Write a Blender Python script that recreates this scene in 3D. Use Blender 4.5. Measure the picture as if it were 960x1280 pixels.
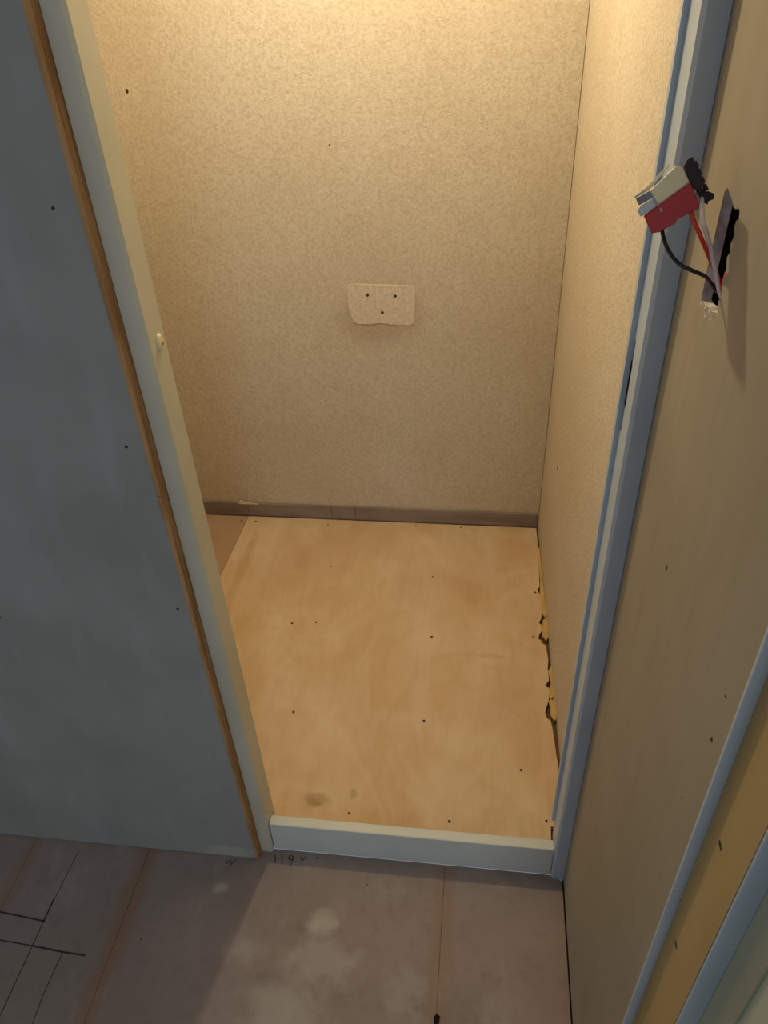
import bpy, bmesh, math, random
from mathutils import Vector, Matrix, noise
random.seed(4)
S = bpy.context.scene
for o in list(bpy.data.objects): bpy.data.objects.remove(o)

# ---------------------------------------------------------------- camera
CAM_R = [(0.992, 0.0400, -0.1220), (0.121, -0.605, 0.787), (-0.043, -0.795, -0.605)]   # rows: world X, Y, Z in camera (right, down, forward)
right = Vector((CAM_R[0][0], CAM_R[1][0], CAM_R[2][0])).normalized()
fwd = Vector((CAM_R[0][2], CAM_R[1][2], CAM_R[2][2])).normalized()
up = right.cross(fwd).normalized()
right = fwd.cross(up).normalized()
cd = bpy.data.cameras.new('camera'); cam = bpy.data.objects.new('camera', cd)
S.collection.objects.link(cam)
M = Matrix((right, up, -fwd)).transposed().to_4x4(); M.translation = Vector((0, 0, 1.5))
cam.matrix_world = M
cd.sensor_fit = 'VERTICAL'; cd.sensor_height = 36; cd.sensor_width = 27
cd.lens = 962 / 1280 * 36; cd.clip_start = .02
S.camera = cam

# ---------------------------------------------------------------- world, lights, exposure
w = bpy.data.worlds.new('world'); S.world = w; w.use_nodes = True
bg = w.node_tree.nodes['Background']
bg.inputs[0].default_value = (.86, .93, 1, 1); bg.inputs[1].default_value = .27

def area(name, loc, target, sx, sy, power, col):
    l = bpy.data.lights.new(name, 'AREA'); l.shape = 'RECTANGLE'; l.size = sx; l.size_y = sy
    l.energy = power; l.color = col
    o = bpy.data.objects.new(name, l); S.collection.objects.link(o); o.location = loc
    o.rotation_euler = (Vector(target) - Vector(loc)).to_track_quat('-Z', 'Y').to_euler()
    return o
area('window_daylight', (.58, -2.4, 1.55), (-.1, .8, .6), .55, 1.3, 15, (.72, .86, 1))
LAMP = (-.28, 1.40, 1.81)
l = bpy.data.lights.new('closet_bulb_light', 'POINT'); l.energy = 20.5; l.color = (1, .83, .54); l.shadow_soft_size = .022
lo = bpy.data.objects.new('closet_bulb_light', l); S.collection.objects.link(lo); lo.location = LAMP

S.view_settings.view_transform = 'Standard'; S.view_settings.look = 'None'
S.view_settings.exposure = 0; S.view_settings.gamma = 1; S.view_settings.use_curve_mapping = False

# ---------------------------------------------------------------- materials
def lin(r, g, b):
    f = lambda c: (c / 255 / 12.92) if c / 255 <= .04045 else ((c / 255 + .055) / 1.055) ** 2.4
    return (f(r), f(g), f(b), 1)

class Mat:
    def __init__(s, name, col, rough=.8, spec=.3):
        s.m = bpy.data.materials.new(name); s.m.use_nodes = True
        s.n = s.m.node_tree.nodes; s.l = s.m.node_tree.links
        s.b = s.n['Principled BSDF']; s.b.inputs['Roughness'].default_value = rough
        s.b.inputs['Specular IOR Level'].default_value = spec
        r = s.n.new('ShaderNodeRGB'); r.outputs[0].default_value = lin(*col); s.col = r.outputs[0]
        g = s.n.new('ShaderNodeNewGeometry'); s.pos = g.outputs['Position']
        s.sep = s.n.new('ShaderNodeSeparateXYZ'); s.l.new(s.pos, s.sep.inputs[0])
        s.h = None
        s.done()
    def done(s): s.l.new(s.col, s.b.inputs['Base Color'])
    def math(s, op, a, b=None, c=None, clamp=False):
        n = s.n.new('ShaderNodeMath'); n.operation = op; n.use_clamp = clamp
        for i, v in enumerate((a, b, c)):
            if v is None: continue
            if isinstance(v, (int, float)): n.inputs[i].default_value = v
            else: s.l.new(v, n.inputs[i])
        return n.outputs[0]
    def ramp(s, v, a, b, lo=0., hi=1.):
        n = s.n.new('ShaderNodeMapRange'); n.interpolation_type = 'SMOOTHSTEP'
        s.l.new(v, n.inputs[0])
        for i, x in enumerate((a, b, lo, hi)): n.inputs[i + 1].default_value = x
        return n.outputs[0]
    def noise(s, scale, detail=3, stretch=(1, 1, 1), rough=.55, off=0):
        mp = s.n.new('ShaderNodeMapping'); mp.inputs['Scale'].default_value = stretch
        mp.inputs['Location'].default_value = (off, off * .7, off * .3)
        s.l.new(s.pos, mp.inputs[0])
        t = s.n.new('ShaderNodeTexNoise'); t.inputs['Scale'].default_value = scale
        t.inputs['Detail'].default_value = detail; t.inputs['Roughness'].default_value = rough
        s.l.new(mp.outputs[0], t.inputs['Vector']); return t.outputs[0]
    def mix(s, fac, col, mode='MIX'):
        n = s.n.new('ShaderNodeMix'); n.data_type = 'RGBA'; n.blend_type = mode
        if isinstance(fac, (int, float)): n.inputs[0].default_value = fac
        else: s.l.new(fac, n.inputs[0])
        s.l.new(s.col, n.inputs[6]); n.inputs[7].default_value = lin(*col)
        s.col = n.outputs[2]; s.done(); return s
    def spot(s, p, rx, ry, rz, wob=.5, scale=25, lo=1., hi=.3):
        """soft irregular spot of dirt/plaster around a point of the surface"""
        f = []
        for ax, r in zip(range(3), (rx, ry, rz)):
            d = s.math('DIVIDE', s.math('SUBTRACT', s.sep.outputs[ax], p[ax]), r)
            f.append(s.math('MULTIPLY', d, d))
        q = s.math('SQRT', s.math('ADD', s.math('ADD', f[0], f[1]), f[2]))
        q = s.math('ADD', q, s.math('MULTIPLY', s.math('SUBTRACT', s.noise(scale, 4, off=p[0] * 9), .5), wob * 2))
        return s.ramp(q, hi, lo, 1, 0)
    def bump(s, h, strength=.3, dist=.002):
        n = s.n.new('ShaderNodeBump'); n.inputs['Strength'].default_value = strength
        n.inputs['Distance'].default_value = dist; s.l.new(h, n.inputs['Height'])
        if s.h: s.l.new(s.h, n.inputs['Normal'])
        s.h = n.outputs[0]; s.l.new(s.h, s.b.inputs['Normal']); return s

def mottled(name, col, col2, scale, rough=.8, bump=.2, bscale=150, spec=.3, stretch=(1, 1, 1)):
    m = Mat(name, col, rough, spec)
    m.mix(m.ramp(m.noise(scale, 4, stretch), .35, .7), col2)
    m.bump(m.noise(bscale, 3, stretch), bump, .001)
    return m

# woodchip wallpaper
def wallpaper(name):
    m = Mat(name, (220, 209, 190), .92, .15)
    m.mix(m.ramp(m.noise(3.2, 3), .3, .7, 0, .5), (206, 190, 166))
    m.mix(m.ramp(m.noise(170, 5, (1, .8, 1), .75), .42, .62, 0, .55), (184, 167, 141))
    m.mix(m.ramp(m.noise(110, 2, (1, 1, 1.0), .6, 4), .60, .74, 0, .4), (234, 222, 200))
    m.bump(m.noise(210, 3, (1, 1, 1), .65), .55, .0022)
    return m
paper = wallpaper('woodchip_wallpaper')
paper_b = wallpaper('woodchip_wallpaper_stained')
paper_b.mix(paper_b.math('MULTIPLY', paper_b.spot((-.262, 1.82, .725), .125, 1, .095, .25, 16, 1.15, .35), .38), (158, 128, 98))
bare = mottled('bare_plaster', (228, 213, 193), (210, 193, 170), 110, .9, .7, 200)
plastboard = mottled('beige_wallboard', (166, 155, 135), (155, 144, 124), 2.6, .75, .15, 60, .25)
plastboard.mix(plastboard.ramp(plastboard.noise(30, 3, (1, 1, .15)), .45, .75, 0, .3), (142, 134, 112))
greyboard = mottled('grey_wallboard', (148, 147, 143), (137, 136, 132), 4, .8, .15, 60, .25)
greyboard.mix(greyboard.ramp(greyboard.noise(22, 4, (1, 1, .2)), .45, .8, 0, .3), (166, 166, 164))
greyboard.mix(greyboard.math('MULTIPLY', greyboard.spot((-.475, .774, .02), .07, 1, .03, .6, 60, 1, .4), .4), (190, 184, 172))
rawedge = mottled('raw_wood_edge', (182, 142, 98), (152, 112, 72), 18, .85, .3, 40, .2, (6, 6, .5))
paint = mottled('bluish_gloss_paint', (186, 200, 214), (176, 191, 206), 5, .38, .06, 30, .45)  # pale blue tint for right jamb and edges; left jamb is cream
paint_t = mottled('threshold_paint', (206, 210, 206), (196, 201, 196), 5, .38, .06, 30, .45)
paint_w = mottled('cream_gloss_paint', (202, 199, 180), (192, 189, 169), 5, .4, .06, 30, .45)
ply = Mat('plywood', (216, 190, 156), .62, .3)
ply.mix(ply.ramp(ply.noise(4.5, 4, (1.6, .7, 1)), .36, .66, 0, .6), (202, 164, 118))
ply.mix(ply.ramp(ply.noise(6, 5, (1, .8, 1), .7, 7), .46, .72, 0, .5), (228, 208, 178))
ply.mix(ply.ramp(ply.noise(70, 4, (1.4, .10, 1)), .45, .8, 0, .2), (180, 144, 104))
ply.mix(ply.ramp(ply.noise(2.3, 3, (1, 1, 1), .6, 11), .5, .65, 0, .35), (196, 164, 138))
ply.mix(ply.math('MULTIPLY', ply.spot((-.31, .875, .07), .04, .022, 1, .5, 40, 1, .4), .65), (138, 100, 52))
ply.mix(ply.math('MULTIPLY', ply.spot((-.235, .895, .07), .012, .016, 1, .5, 60, 1, .4), .4), (150, 112, 66))
ply.mix(ply.math('MULTIPLY', ply.spot((-.66, 1.50, .07), .02, .33, 1, .5, 14, 1, .4), .45), (176, 132, 72))
def swirl(m, scale, off, lo, hi):
    n = m.n.new('ShaderNodeTexNoise'); n.inputs['Scale'].default_value = scale; n.inputs['Detail'].default_value = 3; n.inputs['Distortion'].default_value = 1.6
    mp = m.n.new('ShaderNodeMapping'); mp.inputs['Location'].default_value = (off, off, 0); mp.inputs['Scale'].default_value = (1.5, .8, 1)
    m.l.new(m.pos, mp.inputs[0]); m.l.new(mp.outputs[0], n.inputs['Vector'])
    d = m.math('ABSOLUTE', m.math('SUBTRACT', n.outputs[0], .5)); return m.ramp(d, lo, hi, 1, 0)
ply.mix(ply.math('MULTIPLY', swirl(ply, 3.0, 3.3, .0, .06), .16), (192, 152, 104))
ply.mix(ply.math('MULTIPLY', swirl(ply, 2.2, 8.1, .0, .09), .22), (230, 212, 186))
ply.mix(ply.math('MULTIPLY', ply.spot((.03, 1.30, .07), .09, .010, 1, .7, 40, 1, .3), .22), (168, 126, 80))
ply.bump(ply.noise(60, 4, (1.4, .08, 1)), .15, .001)
ply2 = mottled('pinkish_plywood', (186, 156, 130), (170, 138, 112), 9, .65, .15, 60, .3, (1.5, .2, 1))
skirt = mottled('taupe_baseboard', (148, 134, 124), (130, 116, 107), 14, .6, .1, 40, .3, (.5, 1, 2))
floorm = Mat('dusty_floor_board', (154, 139, 132), .85, .2)
floorm.mix(floorm.ramp(floorm.noise(3.5, 5, (1, 1, 1), .65), .35, .68, 0, .6), (132, 121, 114))
floorm.mix(floorm.ramp(floorm.noise(9, 6, (1, .6, 1), .7, 3), .52, .74, 0, .55), (176, 164, 155))
floorm.mix(floorm.ramp(floorm.noise(45, 4, (1, 1, 1), .6, 5), .5, .75, 0, .25), (112, 98, 90))
for sx, wd, st in ((-.038, .03, .38), (-.648, .034, .6), (-.898, .022, .4)):     # glue-brown joint stains along the board edges
    d = floorm.math('ABSOLUTE', floorm.math('SUBTRACT', floorm.sep.outputs[0], sx))
    d = floorm.math('ADD', d, floorm.math('MULTIPLY', floorm.math('SUBTRACT', floorm.noise(14, 4), .5), .05))
    floorm.mix(floorm.math('MULTIPLY', floorm.ramp(d, wd * .2, wd * 1.05, 1, 0), st), (146, 110, 82))
for p, rx, ry, a in (((-.26, .665, 0), .035, .03, .6), ((-.478, .71, 0), .022, .016, .55), ((-.25, .60, 0), .09, .05, .35),
                     ((-.40, .60, 0), .05, .03, .3), ((-.30, .50, 0), .10, .07, .4), ((-.93, .46, 0), .05, .04, .3), ((-.1, .56, 0), .05, .06, .25)):
    floorm.mix(floorm.math('MULTIPLY', floorm.spot(p, rx, ry, 1, .8, 35, 1.1, .2), a), (196, 188, 178))
floorm.bump(floorm.noise(55, 5), .2, .0015)
dark = Mat('dark_void', (34, 28, 24), .95, .1)
void = Mat('old_floor_under_plywood', (112, 86, 60), .95, .1)
filler = mottled('brown_joint_filler', (150, 128, 108), (122, 98, 78), 30, .9, .3, 80, .1)
crack = Mat('paper_corner_crack', (140, 116, 88), .95, .1)
darkgap = Mat('dark_joint', (52, 40, 32), .95, .1)
pencil = Mat('dark_pencil', (80, 72, 76), .8, .2)
sawcut = Mat('saw_cut', (72, 64, 62), .9, .1)
blacknail = Mat('nail_hole', (66, 48, 34), .7, .3)
ochre = mottled('ochre_primer', (186, 160, 110), (166, 140, 92), 5, .8, .25, 50, .25, (1, 1, .4))
ochre.mix(ochre.math('MULTIPLY', ochre.spot((.2, .30, .93), 1, .02, .16, .5, 22, 1, .3), .6), (186, 166, 132))
greenish = mottled('pale_green_door_paint', (186, 186, 160), (174, 176, 150), 4, .6, .1, 50)
greenish2 = mottled('paler_door_paint', (200, 204, 184), (190, 194, 172), 4, .6, .1, 50)
yellow = mottled('yellowed_paper', (212, 178, 118), (196, 160, 100), 45, .9, .5, 120, .2)
torn = mottled('torn_white_paper', (232, 220, 200), (210, 196, 172), 60, .9, .4, 120, .2)
plaster = mottled('crumbled_plaster', (226, 218, 208), (190, 180, 172), 90, .95, .8, 200, .1)
core = mottled('grey_board_core', (228, 222, 220), (150, 146, 148), 50, .95, .6, 150, .1)
redm = Mat('red_plastic', (176, 34, 40), .45, .5)
creamm = mottled('cream_plastic', (232, 220, 176), (222, 208, 160), 30, .4, .02, 30, .5)
blackm = mottled('black_brown_plastic', (52, 34, 34), (34, 24, 26), 80, .6, .5, 140, .4)
clearm = mottled('pale_grey_lever', (196, 202, 206), (178, 184, 190), 60, .25, .05, 60, .6)
greym = mottled('grey_lever', (134, 136, 148), (104, 106, 120), 60, .35, .05, 60, .5)
wire_b = Mat('black_cable', (24, 26, 30), .4, .5)
wire_r = Mat('red_cable', (206, 52, 46), .4, .5)
wire_w = Mat('white_cable', (226, 216, 220), .4, .5)
steel = Mat('dull_steel', (120, 122, 124), .4, .5); steel.b.inputs['Metallic'].default_value = .6
brass = Mat('screw_zinc', (150, 140, 120), .4, .5); brass.b.inputs['Metallic'].default_value = .7
ceilm = mottled('white_ceiling', (222, 220, 212), (212, 208, 198), 3, .9, .2, 60)

# ---------------------------------------------------------------- mesh helpers
def link(name, bm, mat, parent=None, smooth=False, bevel=0):
    bmesh.ops.recalc_face_normals(bm, faces=bm.faces)
    me = bpy.data.meshes.new(name); bm.to_mesh(me); bm.free()
    if smooth:
        for p in me.polygons: p.use_smooth = True
    for m in (mat if isinstance(mat, (list, tuple)) else [mat]): me.materials.append(m.m)
    o = bpy.data.objects.new(name, me); S.collection.objects.link(o)
    if parent: o.parent = parent
    if bevel:
        b = o.modifiers.new('bevel', 'BEVEL'); b.width = bevel; b.segments = 2; b.limit_method = 'ANGLE'; b.angle_limit = .6
    return o
def box(bm, a, b, mi=0):
    vs = [bm.verts.new((x, y, z)) for z in (a[2], b[2]) for x, y in ((a[0], a[1]), (b[0], a[1]), (b[0], b[1]), (a[0], b[1]))]
    for f in ((0, 3, 2, 1), (4, 5, 6, 7), (0, 1, 5, 4), (1, 2, 6, 5), (2, 3, 7, 6), (3, 0, 4, 7)):
        bm.faces.new([vs[i] for i in f]).material_index = mi
def B(a, b): bm = bmesh.new(); box(bm, a, b); return bm
def prism(bm, pts, axis, lo, hi, mi=0):
    """polygon pts (2D) extruded along an axis from lo to hi"""
    def P(p, t):
        return {'z': (p[0], p[1], t), 'y': (p[0], t, p[1]), 'x': (t, p[0], p[1])}[axis]
    a = [bm.verts.new(P(p, lo)) for p in pts]; b = [bm.verts.new(P(p, hi)) for p in pts]
    fs = [bm.faces.new(a), bm.faces.new(b)]
    n = len(pts)
    for i in range(n): fs.append(bm.faces.new((a[i], a[(i + 1) % n], b[(i + 1) % n], b[i])))
    for f in fs: f.material_index = mi
def holed(bm, outer, hole, axis, lo, hi):
    """plate with a ragged hole cut right through"""
    def P(p, t): return {'y': (p[0], t, p[1]), 'x': (t, p[0], p[1])}[axis]
    loops = []
    for t in (lo, hi):
        ed = []; vv = []
        for pts in (outer, hole):
            vs = [bm.verts.new(P(p, t)) for p in pts]; vv.append(vs)
            ed += [bm.edges.new((vs[i], vs[(i + 1) % len(vs)])) for i in range(len(vs))]
        bmesh.ops.triangle_fill(bm, edges=ed, use_beauty=True); loops.append(vv)
    for k in (0, 1):
        a, b = loops[0][k], loops[1][k]
        for i in range(len(a)):
            j = (i + 1) % len(a); bm.faces.new((a[i], a[j], b[j], b[i]))
def disc(bm, c, nrm, r, h, seg=10, jit=.15, ry=None):
    nrm = Vector(nrm).normalized(); q = nrm.to_track_quat('Z', 'Y')
    a = []; b = []
    for i in range(seg):
        t = i / seg * math.tau; rr = 1 + random.uniform(-jit, jit)
        v = Vector((math.cos(t) * r * rr, math.sin(t) * (ry or r) * rr, 0))
        a.append(bm.verts.new(Vector(c) + q @ v)); b.append(bm.verts.new(Vector(c) + q @ (v * .8 + Vector((0, 0, h)))))
    bm.faces.new(a); bm.faces.new(b)
    for i in range(seg): bm.faces.new((a[i], a[(i + 1) % seg], b[(i + 1) % seg], b[i]))
def stroke(bm, pts, wd, h, nrm=(0, 0, 1)):
    """flat pencil or saw line: a ribbon h thick lying on a surface"""
    nrm = Vector(nrm)
    for p, q in zip(pts, pts[1:]):
        p = Vector(p); q = Vector(q); s = (q - p).normalized().cross(nrm) * wd / 2
        lo = [bm.verts.new(v) for v in (p - s, q - s, q + s, p + s)]
        hi = [bm.verts.new(v.co + nrm * h) for v in lo]
        bm.faces.new(lo); bm.faces.new(hi)
        for i in range(4): bm.faces.new((lo[i], lo[(i + 1) % 4], hi[(i + 1) % 4], hi[i]))
def tube(bm, pts, r, seg=10, sub=6):
    pts = [Vector(p) for p in pts]; P = []
    for i in range(len(pts) - 1):
        p0 = pts[max(i - 1, 0)]; p1 = pts[i]; p2 = pts[i + 1]; p3 = pts[min(i + 2, len(pts) - 1)]
        for k in range(sub):
            t = k / sub
            P.append(.5 * ((2 * p1) + (p2 - p0) * t + (2 * p0 - 5 * p1 + 4 * p2 - p3) * t * t + (3 * p1 - p0 - 3 * p2 + p3) * t ** 3))
    P.append(pts[-1]); rings = []
    u = None
    for i, p in enumerate(P):
        d = (P[min(i + 1, len(P) - 1)] - P[max(i - 1, 0)]).normalized()
        if u is None: u = d.orthogonal().normalized()
        u = (u - d * u.dot(d)).normalized(); v = d.cross(u)
        rings.append([bm.verts.new(p + (u * math.cos(a) + v * math.sin(a)) * r) for a in [k / seg * math.tau for k in range(seg)]])
    for a, b in zip(rings, rings[1:]):
        for k in range(seg): bm.faces.new((a[k], a[(k + 1) % seg], b[(k + 1) % seg], b[k]))
    bm.faces.new(rings[0]); bm.faces.new(rings[-1])
def structure(o): o['kind'] = 'structure'; return o
def empty(name, loc):
    o = bpy.data.objects.new(name, None); S.collection.objects.link(o); o.location = loc; o.empty_display_size = .05; return o
def thing(o, label, cat, group=None):
    o['label'] = label; o['category'] = cat
    if group: o['group'] = group
    return o
def child_of(o, root):
    o.parent = root; o.matrix_parent_inverse = Matrix.Translation(-Vector(root.location)); return o

PZ = .07            # plywood level inside the closet
YB = 1.82           # back wall
XW = .193           # face of the right hallway wall

# ---------------------------------------------------------------- hallway floor
floor = structure(link('floor', B((-1.7, -1.2, -.05), (.30, .80, -.0118)), darkgap))
for sx in (-.8985, -.6485, -.0385):
    link('joint_filler', B((sx - .006, -1.2, -.0118), (sx + .006, .80, -.0012)), filler, floor)
seams = [-1.70, -.8985, -.6485, -.0385, .1912]
for a, b in zip(seams, seams[1:]):
    bm = bmesh.new(); n = 24; e = .0005
    L = [(a + e + random.uniform(0, .0004), -1.2 + 2 * i / n) for i in range(n + 1)]
    Rr = [(b - e - random.uniform(0, .0006), -1.2 + 2 * i / n) for i in range(n + 1)]
    prism(bm, L + Rr[::-1], 'z', -.012, 0)
    link('floor_board', bm, floorm, floor)
# saw cuts in the boards by the left
for pts, wd in (([(-.797, .755, 0), (-.7985, .70, 0), (-.802, .64, 0)], .0012), ([(-.802, .655, 0), (-.8025, .61, 0)], .0028), ([(-.8025, .61, 0), (-.803, .40, 0)], .0016),
                ([(-1.02, .632, 0), (-.93, .623, 0), (-.799, .612, 0)], .003), ([(-1.02, .578, 0), (-.80, .5665, 0)], .0022), ([(-.80, .5665, 0), (-.735, .562, 0), (-.694, .561, 0)], .0034),
                ([(-.7395, .56, 0), (-.742, .487, 0), (-.737, .42, 0)], .0014), ([(-.93, .623, 0), (-.96, .61, 0)], .002)):
    bm = bmesh.new(); stroke(bm, pts, wd, .0004); link('saw_cut', bm, sawcut, floor)
# pencilled W and 119 with a small ring before the threshold
def script(name, strokes, wd=.0022):
    bm = bmesh.new()
    for s in strokes: stroke(bm, [(x, y, 0) for x, y in s], wd, .0004)
    return link(name, bm, pencil, floor)
script('pencil_letter', [[(-.484, .770), (-.4795, .759), (-.475, .768), (-.470, .758), (-.463, .770)]], .002)
script('pencil_numeral', [[(-.385, .787), (-.382, .776), (-.381, .771)]])
script('pencil_numeral', [[(-.370, .788), (-.369, .777), (-.366, .769)]])
script('pencil_numeral', [[(-.345, .786), (-.352, .789), (-.357, .784), (-.353, .779), (-.346, .783), (-.345, .786), (-.348, .777), (-.349, .768)]], .002)
script('pencil_numeral', [[(-.332, .7885), (-.329, .781), (-.325, .782), (-.322, .789)]], .0018)
bm = bmesh.new(); disc(bm, (-.297, .789, 0), (0, 0, 1), .0035, .0005, 8, .2, .002); link('floor_nail', bm, blacknail, floor)
for x, y in ((-.190, .745), (-.60, .60), (-.21, .47), (-.05, .725)):
    bm = bmesh.new(); disc(bm, (x, y, 0), (0, 0, 1), .0016, .0005); link('floor_nail', bm, blacknail, floor)
bm = bmesh.new(); disc(bm, (-.037, .525, -.001), (0, 0, 1), .006, .0018, 12, .3, .009); link('knot_hole', bm, dark, floor)

# ---------------------------------------------------------------- closet floor (plywood)
cf = structure(link('floor_closet', B((-.93, .823, .0), (.198, YB + .02, .058)), void))
edge = [(.170, 1.812), (.1715, 1.76), (.171, 1.70), (.172, 1.66), (.1705, 1.56), (.166, 1.55), (.165, 1.54), (.1705, 1.525), (.172, 1.47), (.171, 1.44), (.166, 1.43), (.164, 1.422), (.170, 1.415),
        (.1705, 1.395), (.164, 1.385), (.162, 1.377), (.160, 1.366), (.166, 1.362), (.169, 1.352), (.1775, 1.346), (.1815, 1.30), (.179, 1.27), (.180, 1.235), (.174, 1.225), (.171, 1.215), (.179, 1.212), (.181, 1.20), (.175, 1.17), (.170, 1.155), (.167, 1.14), (.170, 1.125), (.178, 1.118),
        (.181, 1.10), (.184, 1.06), (.188, 1.0), (.190, .93), (.190, .862), (.166, .862), (.165, .8225)]
bm = bmesh.new(); prism(bm, [(-.3895, .8225), (-.3895, .8425), (-.7075, .8425), (-.7115, 1.54), (-.704, 1.812)] + edge, 'z', .058, PZ)
link('plywood_sheet', bm, ply, cf)
bm = bmesh.new(); prism(bm, [(-.92, .8425), (-.92, 1.812), (-.7055, 1.812), (-.713, 1.54), (-.7090, .8425)], 'z', .058, PZ - .0006)
link('plywood_sheet', bm, ply2, cf)
for x, y in ((-.4072, 1.599), (-.6949, 1.544), (-.1186, 1.577), (-.1046, 1.352), (-.408, 1.379), (-.405, 1.0915), (-.104, 1.0935), (-.237, .852), (-.033, .8447 + .008), (.158, .872),
             (-.72, 1.788), (-.675, 1.787), (-.45, 1.786), (-.185, 1.800), (.15, 1.765), (.158, 1.535), (.148, 1.372), (-.47, 1.37), (.11, .985), (-.05, 1.80)):
    bm = bmesh.new(); disc(bm, (x, y, PZ - .0002), (0, 0, 1), .0028 + random.uniform(-.0006, .0008), .0007, 8, .3)
    link('nail_head', bm, blacknail, cf)
# yellowed strips of paper left between plywood and wall
for pts in ([(.171, 1.72), (.1765, 1.72), (.1835, 1.45), (.180, 1.44), (.172, 1.46), (.169, 1.52), (.173, 1.58)],
            [(.174, 1.432), (.184, 1.44), (.1855, 1.375), (.179, 1.36), (.170, 1.38)],
            [(.1795, 1.262), (.188, 1.28), (.190, 1.19), (.185, 1.175), (.1765, 1.19), (.184, 1.225)],
            [(.176, 1.172), (.190, 1.19), (.1915, 1.125), (.186, 1.118), (.179, 1.135), (.180, 1.155)]):
    bm = bmesh.new(); prism(bm, pts, 'z', PZ - .004, PZ + .0012 ); link('yellowed_paper_strip', bm, yellow, cf)

# ---------------------------------------------------------------- closet walls
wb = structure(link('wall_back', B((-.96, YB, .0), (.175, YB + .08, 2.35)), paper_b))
bm = bmesh.new(); prism(bm, [(.175, YB + .08), (.26, YB + .08), (.26, .86), (.1977, .86), (.1755, YB)], 'z', 0, 2.35)
wcr = structure(link('wall_closet_right', bm, paper))
structure(link('wall_closet_left', B((-.99, .86, 0), (-.93, YB, 2.35)), paper))
structure(link('ceiling', B((-1.7, -.2, 2.35), (.30, YB + .08, 2.40)), ceilm))
# bare patch with three screw holes
cx, cz = -.2585, .751; pts = []
def corner(x, z, r, a0):
    return [(x + r * math.cos(a0 + k * math.pi / 10), z + r * math.sin(a0 + k * math.pi / 10)) for k in range(6)]
pts = corner(cx + .077, cz + .044, .006, 0) + corner(cx - .077, cz + .046, .008, math.pi / 2)
pts += [(cx - .086, cz + .02), (cx - .085, cz - .012), (cx - .080, cz - .035)] + corner(cx - .064, cz - .038, .013, math.pi)
pts += [(cx - .03, cz - .052), (cx - .012, cz - .048), (cx + .004, cz - .0495), (cx + .03, cz - .053)] + corner(cx + .070, cz - .043, .010, 1.5 * math.pi) + [(cx + .083, cz), (cx + .0838, cz + .03)]
bm = bmesh.new(); prism(bm, pts, 'y', YB - .0016, YB)
patch = link('bare_patch', bm, bare, wb, bevel=.0008)
for x, z in ((-.2933, .7765), (-.2256, .7745), (-.2594, .7315)):
    bm = bmesh.new(); disc(bm, (x, YB - .0015, z), (0, -1, 0), .0042, .0006, 10, .2); link('screw_hole', bm, blacknail, patch)
for x, z, r in ((-.802, 1.237, .0042), (-.36, 1.12, .002)):
    bm = bmesh.new(); disc(bm, (x, YB, z), (0, -1, 0), r, .0006, 10, .2); link('nail_hole', bm, blacknail, wb)
bm = bmesh.new(); disc(bm, (.1815, 1.55, .46), (-1, 0, 0), .003, .001); link('nail_hole', bm, blacknail, wcr)

bm = B((.1740, YB - .0006, .125), (.1752, YB, 2.35)); link('corner_crack', bm, crack, wb)
# baseboard in lengths
bb = structure(empty('baseboard_back', (-.38, YB, PZ)))
for a, b in ((-.93, -.7025), (-.7015, -.4415), (-.4405, -.3685), (-.3675, .171)):
    bm = B((a, YB - .008, PZ + .004), (b, YB, PZ + .0495)); child_of(link('baseboard_length', bm, skirt, bevel=.001), bb)
bm = bmesh.new(); prism(bm, [(-.728, .1175), (-.722, .1310), (-.716, .1300), (-.708, .1235), (-.69, .1225), (-.672, .120), (-.668, .118), (-.70, .1175)], 'y', YB - .0105, YB - .0082)
tp = structure(link('torn_paper_flake', bm, torn)); tp['kind'] = 'structure'  # flake of torn paper over the baseboard joint

# ---------------------------------------------------------------- first door frame
d1 = structure(empty('door_1', (-.11, .80, 0)))
FY = .793; RB = .845
def jamb_profile(slot=0., depth=.0035):
    """right jamb; plan view; reveal faces -x; optional recess beside the stop"""
    p = [(.1925, FY), (.1725, FY), (.1685, FY + .0045)]
    if slot: p += [(.1685, RB - slot), (.1685 + depth, RB - slot), (.1685 + depth, RB)]
    p += [(.1685, RB), (.1628, RB), (.1622, RB + .008), (.1655, RB + .010), (.1925, RB + .010)]
    return p
bm = bmesh.new()
prism(bm, [(x, y) for x, y in jamb_profile() if y <= RB + .001 and not x == .1628] + [(.1925, RB)], 'z', -.0, .118)
prism(bm, jamb_profile(), 'z', .118, .995)
prism(bm, jamb_profile(.010), 'z', .995, 1.03); prism(bm, jamb_profile(.013, .006), 'z', 1.03, 1.088); prism(bm, jamb_profile(.011), 'z', 1.088, 1.115)
prism(bm, jamb_profile(), 'z', 1.115, 2.06)
jr = child_of(link('jamb', bm, paint), d1)
bm = B((.1690, RB - .0125, 1.031), (.1746, RB - .0005, 1.087)); child_of(link('latch_hole', bm, dark), d1)
bm = B((.1700, RB - .0098, .997), (.1719, RB - .0005, 1.0305)); box(bm, (.1700, RB - .0108, 1.0875), (.1719, RB - .0005, 1.1135)); child_of(link('strike_plate', bm, steel), d1)
bm = bmesh.new()
prism(bm, [(-.4145, FY), (-.3945, FY), (-.3905, FY + .0045), (-.3905, RB - .004), (-.4145, RB - .004)], 'z', .0, 2.06)
jl = child_of(link('jamb', bm, paint_w), d1)
bm = B((-.4145, FY, 2.06), (.1925, RB + .01, 2.10)); child_of(link('lintel', bm, paint), d1)
bm = B((-.3895, .8002, .0), (.1680, .8215, .091))
child_of(link('threshold', bm, paint_t, bevel=.002), d1)
bm = bmesh.new(); disc(bm, (-.3906, .823, 1.113), (1, 0, 0), .0085, .0035, 18, 0, .011); child_of(link('buffer_cap', bm, creamm, bevel=.001), d1)
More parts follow.
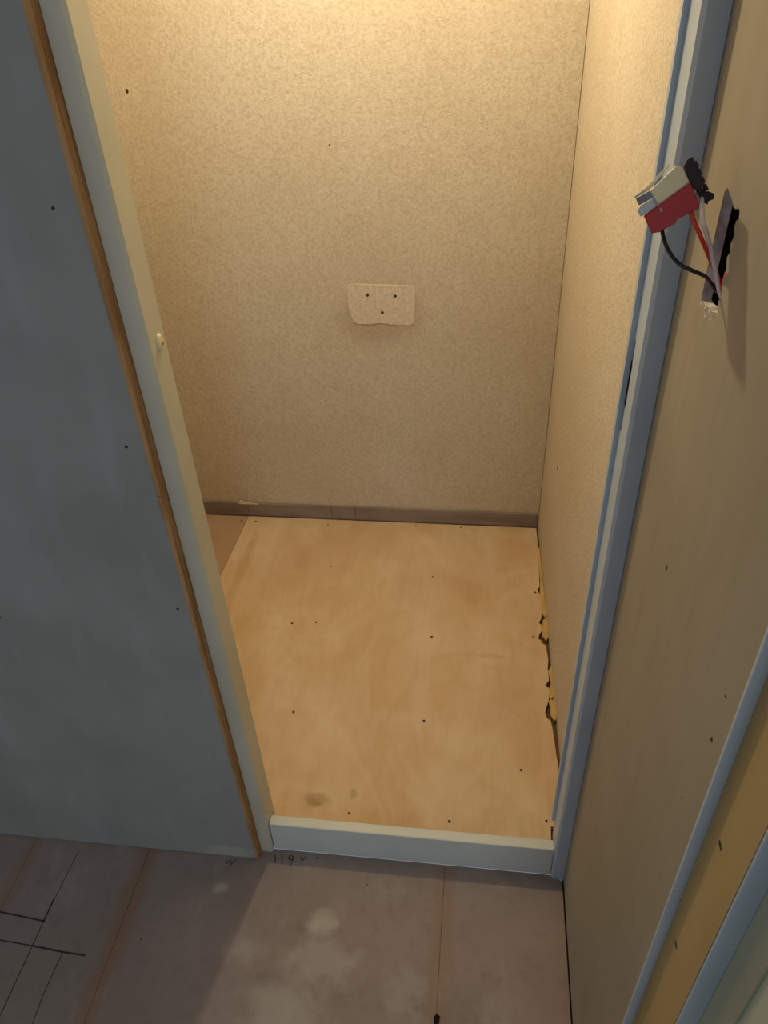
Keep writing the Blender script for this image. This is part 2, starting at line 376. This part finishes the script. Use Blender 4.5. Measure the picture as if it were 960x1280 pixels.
bm = bmesh.new(); disc(bm, (-.3871, .823, 1.111), (1, 0, 0), .003, .0008, 10, 0); child_of(link('cap_screw', bm, brass), d1)
# lump of paint at the foot of the right jamb and chips near the foot of the left one
bm = bmesh.new(); bmesh.ops.create_icosphere(bm, subdivisions=2, radius=.0045, matrix=Matrix.Translation((.1885, .7905, .0045)) @ Matrix.Diagonal((1, .6, 1, 1)))
child_of(link('paint_drip', bm, paint, smooth=True), d1)
for y, z in ((.815, .19), (.824, .176), (.812, .205)):
    bm = bmesh.new(); disc(bm, (-.3905, y, z), (1, 0, 0), .0022, .0006, 7, .3, .006); child_of(link('paint_chip', bm, torn), d1)

# front wall: grey board with raw wooden edge, and the partition core behind it
wf = structure(link('wall_front_left', B((-1.7, .7955, .0), (-.416, .842, 2.35)), darkgap))
bm = B((-1.7, .7745, .003), (-.4215, .795, 2.35)); link('grey_wallboard', bm, greyboard, wf)
for a, b in ((.002, .915), (.916, 2.35)):
    bm = B((-.4212, .7742, a), (-.4152, .7795, b)); box(bm, (-.4212, .7802, a), (-.4150, .7865, b)); box(bm, (-.4212, .7868, a), (-.4154, .7952, b))
    link('wooden_edge_strip', bm, rawedge, wf)
structure(link('wall_front_header', B((-.416, .7955, 2.10), (.193, .86, 2.35)), greyboard))
for x, z, r in ((-.449, 1.283, .0022), (-.444, .992, .0026), (-.437, .709, .0022), (-.735, .667, .0022), (-.447, .34, .0018)):
    bm = bmesh.new(); disc(bm, (x, .7745, z), (0, -1, 0), r, .0006, 8, .3); link('nail_hole', bm, blacknail, wf)

# ---------------------------------------------------------------- right hallway wall with the ragged switch hole
hole = [(.702, 1.2175), (.7035, 1.25), (.7025, 1.29), (.7015, 1.312), (.696, 1.3165), (.688, 1.3155), (.676, 1.3125), (.667, 1.309), (.660, 1.3095), (.6555, 1.3125), (.649, 1.3115), (.6465, 1.306), (.652, 1.303), (.6535, 1.297), (.6485, 1.292), (.6525, 1.285), (.6495, 1.279), (.6545, 1.273), (.6505, 1.268),
        (.6475, 1.262), (.6530, 1.256), (.6485, 1.249), (.6475, 1.243), (.6510, 1.237), (.646, 1.229), (.653, 1.2265), (.664, 1.2225), (.676, 1.2215), (.688, 1.2185)]
bm = bmesh.new(); holed(bm, [(.386, .003), (.386, 2.35), (.8595, 2.35), (.8595, .003)], hole, 'x', XW, XW + .0088)
wr = structure(link('wall_right', bm, plastboard))
# what shows inside the hole: board core all round, dark cavity behind
bm = bmesh.new(); inner = [(.6755 + (y - .6755) * .985 + (0.0 if y < .68 else 0), 1.266 + (z - 1.266) * .985) for y, z in hole]
loA = [bm.verts.new((XW + .0006, y, z)) for y, z in hole]; hiA = [bm.verts.new((XW + .0087, .6755 + (y - .6755) * .97, 1.266 + (z - 1.266) * .985)) for y, z in hole]
for i in range(len(hole)):
    j = (i + 1) % len(hole); bm.faces.new((loA[i], loA[j], hiA[j], hiA[i]))
link('hole_rim', bm, core, wr)
bm = bmesh.new()   # sheet closing the cavity; the cavity's darkness is put into its colour
prism(bm, [(.62, 1.19), (.73, 1.19), (.73, 1.34), (.62, 1.34)], 'x', XW + .034, XW + .040); link('cavity_back', bm, dark, wr)
bm = bmesh.new(); prism(bm, [(.704, 1.19), (.72, 1.19), (.72, 1.34), (.704, 1.34)], 'x', XW + .0089, XW + .034); box(bm, (XW + .0089, .62, 1.19), (XW + .034, .64, 1.34)); link('cavity_stud', bm, dark, wr)
bm = bmesh.new()
for k in range(26):
    t = random.random(); y = .703 - t * .055 + random.uniform(-.004, .004); z = 1.2155 + t * .010 - abs(random.gauss(0, .004))
    bmesh.ops.create_icosphere(bm, subdivisions=1, radius=random.uniform(.0012, .003), matrix=Matrix.Translation((XW + random.uniform(-.0003, .002), y, z)) @ Matrix.Diagonal((.5, 1, 1, 1)))
link('plaster_crumbs', bm, plaster, wr)['kind'] = 'stuff'
for y, z, r, rz in ((.619, .967, .0017, .003), (.408, .969, .0025, .003), (.382, .779, .0016, .002), (.41, 1.02, .001, .0012), (.425, .86, .001, .001)):
    bm = bmesh.new(); disc(bm, (XW, y, z), (-1, 0, 0), r, .0005, 8, .3, rz); link('nail_hole', bm, blacknail, wr)
structure(link('wall_right_backing', B((XW + .041, -.0, .003), (XW + .1, .8595, 2.35)), darkgap))  # dark slab behind the right wall and second door

# second door frame in the right wall: bluish edge, ochre board, bluish edge, door leaf
d2 = structure(empty('door_2', (.21, .30, 0)))
bm = B((XW - .0008, .3812, .0), (XW + .0095, .3855, 2.2)); child_of(link('bluish_edge', bm, paint, bevel=.0008), d2)  # end face of the beige board, cool daylight put into its blue colour
bm = B((XW + .0090, .3125, .0), (XW + .0260, .3810, 2.2)); child_of(link('ochre_board', bm, ochre), d2)
bm = B((XW + .0095, .3085, .0), (XW + .0275, .3125, 2.2)); child_of(link('bluish_edge', bm, paint, bevel=.0008), d2)  # end face of the ochre board, same daylight blue in the colour
bm = B((XW + .0265, .272, .0), (XW + .040, .3080, 2.2)); child_of(link('door_stile', bm, greenish), d2)
bm = B((XW + .0290, .06, .0), (XW + .040, .2715, 2.2)); child_of(link('door_panel', bm, greenish2), d2)
for y, z in ((.355, .905), (.36, .72)):
    bm = bmesh.new(); disc(bm, (XW + .0090, y, z), (-1, 0, 0), .0045, .0006, 9, .3, .0022); child_of(link('nail_hole', bm, blacknail), d2)

# ---------------------------------------------------------------- switch module hanging on its wires
C0 = Vector((.1475, .6800, 1.3040))     # middle of the red body
U = Vector((.78, .52, .35)).normalized(); V = Vector((-.35, .05, .93)); W = Vector((0, -1, 0))
N = (Vector((0, 0, 1.5)) - C0).normalized()                  # its broad side is turned to the open hallway
R_ = up.cross(N).normalized(); Q_ = N.cross(R_)
U = (R_ * .921 + Q_ * .39).normalized(); V = (Q_ * .921 - R_ * .39 + N * .03).normalized(); V = (V - U * V.dot(U)).normalized(); W = U.cross(V)
def L(u, v, w_): return C0 + U * (u * .86) + V * (v * 1.08) + W * w_
sw = empty('switch_module', C0)
def lbox(bm, a, b):
    vs = [bm.verts.new(L(x, y, z)) for z in (a[2], b[2]) for x, y in ((a[0], a[1]), (b[0], a[1]), (b[0], b[1]), (a[0], b[1]))]
    for f in ((0, 3, 2, 1), (4, 5, 6, 7), (0, 1, 5, 4), (1, 2, 6, 5), (2, 3, 7, 6), (3, 0, 4, 7)): bm.faces.new([vs[i] for i in f])
def lprism(bm, pts, w0, w1):
    a = [bm.verts.new(L(x, y, w0)) for x, y in pts]; b = [bm.verts.new(L(x, y, w1)) for x, y in pts]; n = len(pts)
    bm.faces.new(a); bm.faces.new(b)
    for i in range(n): bm.faces.new((a[i], a[(i + 1) % n], b[(i + 1) % n], b[i]))
bm = bmesh.new(); lprism(bm, [(-.0235, -.0085), (-.0235, .0060), (.0240, .0105), (.0235, -.0090), (.001, -.0085), (-.001, -.0105), (-.017, -.0105)], -.012, .012)
child_of(link('red_housing', bm, redm, bevel=.0008), sw)
bm = bmesh.new(); lprism(bm, [(-.0085, .0078), (-.0095, .0200), (.0190, .0265), (.0235, .0225), (.0238, .0112)], -.0105, .0105); child_of(link('cream_cover', bm, creamm, bevel=.0012), sw)
bm = bmesh.new(); lprism(bm, [(-.024, .0205), (-.0095, .0210), (.0150, .0290), (.0140, .0300), (-.012, .0235), (-.024, .0222)], -.0115, .004); child_of(link('rocker_plate', bm, creamm, bevel=.0004), sw)
bm = bmesh.new(); lbox(bm, (-.0235, .0145, -.010), (-.0098, .0203, .011)); child_of(link('grey_lever', bm, greym, bevel=.0008), sw)
bm = bmesh.new(); lprism(bm, [(-.0262, .0063), (-.0262, .0120), (-.0225, .0136), (-.0105, .0138), (-.0098, .0080)], -.009, .0135); child_of(link('clear_lever', bm, clearm, bevel=.001), sw)
bm = bmesh.new()
lprism(bm, [(.0242, .0060), (.0245, .0235), (.029, .0262), (.034, .0262), (.0345, .0200), (.0365, .0190), (.0345, .0160), (.0355, .0120), (.0335, .0100), (.0345, .0040), (.030, .0030), (.030, -.0010)], -.012, .011)
for k in range(4): lbox(bm, (.0325, -.0005 + k * .0062, -.010), (.0358, .0040 + k * .0062, .009))
lprism(bm, [(.0260, .0050), (.0300, .0050), (.0345, -.0040), (.0300, -.0100), (.0265, -.0060)], -.004, .006)
child_of(link('black_terminal', bm, blackm, bevel=.0005), sw)
bm = bmesh.new(); lprism(bm, [(.0290, -.0030), (.0345, -.0010), (.0385, -.0050), (.0365, -.0085), (.0315, -.0080)], -.003, .005); child_of(link('black_clip', bm, blackm, bevel=.0005), sw)
bm = bmesh.new(); lbox(bm, (-.0085, .0020, .0118), (-.0065, .0050, .0126)); child_of(link('test_point', bm, brass), sw)
bm = bmesh.new(); tube(bm, [L(-.0125, -.0085, .0), (.1430, .6840, 1.2893), (.1470, .6749, 1.2775), (.1520, .6660, 1.2705), (.1590, .6600, 1.2650), (.1700, .6590, 1.2600), (.1830, .6650, 1.2525), (.1960, .6780, 1.2370), (.208, .685, 1.228)], .0017)
child_of(link('black_wire', bm, wire_b, smooth=True), sw)
bm = bmesh.new(); tube(bm, [L(.0150, -.0070, .0), (.1610, .6586, 1.3033), (.1660, .6551, 1.2948), (.1720, .6540, 1.2850), (.1800, .6605, 1.2723), (.1930, .6700, 1.2520), (.207, .682, 1.228)], .0018)
child_of(link('red_wire', bm, wire_r, smooth=True), sw)
bm = bmesh.new(); tube(bm, [L(.0290, -.001, .0), (.1670, .6510, 1.3045), (.1750, .6556, 1.2889), (.1880, .6610, 1.2600), (.1940, .6600, 1.2440), (.2000, .6640, 1.2340), (.208, .672, 1.226)], .0019)
child_of(link('white_wire', bm, wire_w, smooth=True), sw)
bm = bmesh.new(); tube(bm, [(.215, .690, 1.262), (.206, .680, 1.256), (.2005, .668, 1.247), (.2000, .662, 1.238), (.209, .664, 1.228)], .0030)
child_of(link('red_wire', bm, wire_r, smooth=True), sw)
thing(sw, 'red and cream switch module dangling on three wires from the ragged wall hole', 'light switch')

# bare bulb holder of the closet lamp, above the frame
bh = empty('bulb_holder', (LAMP[0], LAMP[1], 2.35))
bm = bmesh.new(); tube(bm, [(LAMP[0], LAMP[1], 2.3499), (LAMP[0], LAMP[1], LAMP[2] + .14)], .003, 8, 2); child_of(link('cord', bm, wire_b), bh)
bm = bmesh.new(); tube(bm, [(LAMP[0], LAMP[1], LAMP[2] + .14), (LAMP[0], LAMP[1], LAMP[2] + .07)], .018, 16, 2); child_of(link('socket', bm, creamm), bh)
thing(bh, 'lamp socket on a short cord hanging from the closet ceiling', 'lamp')
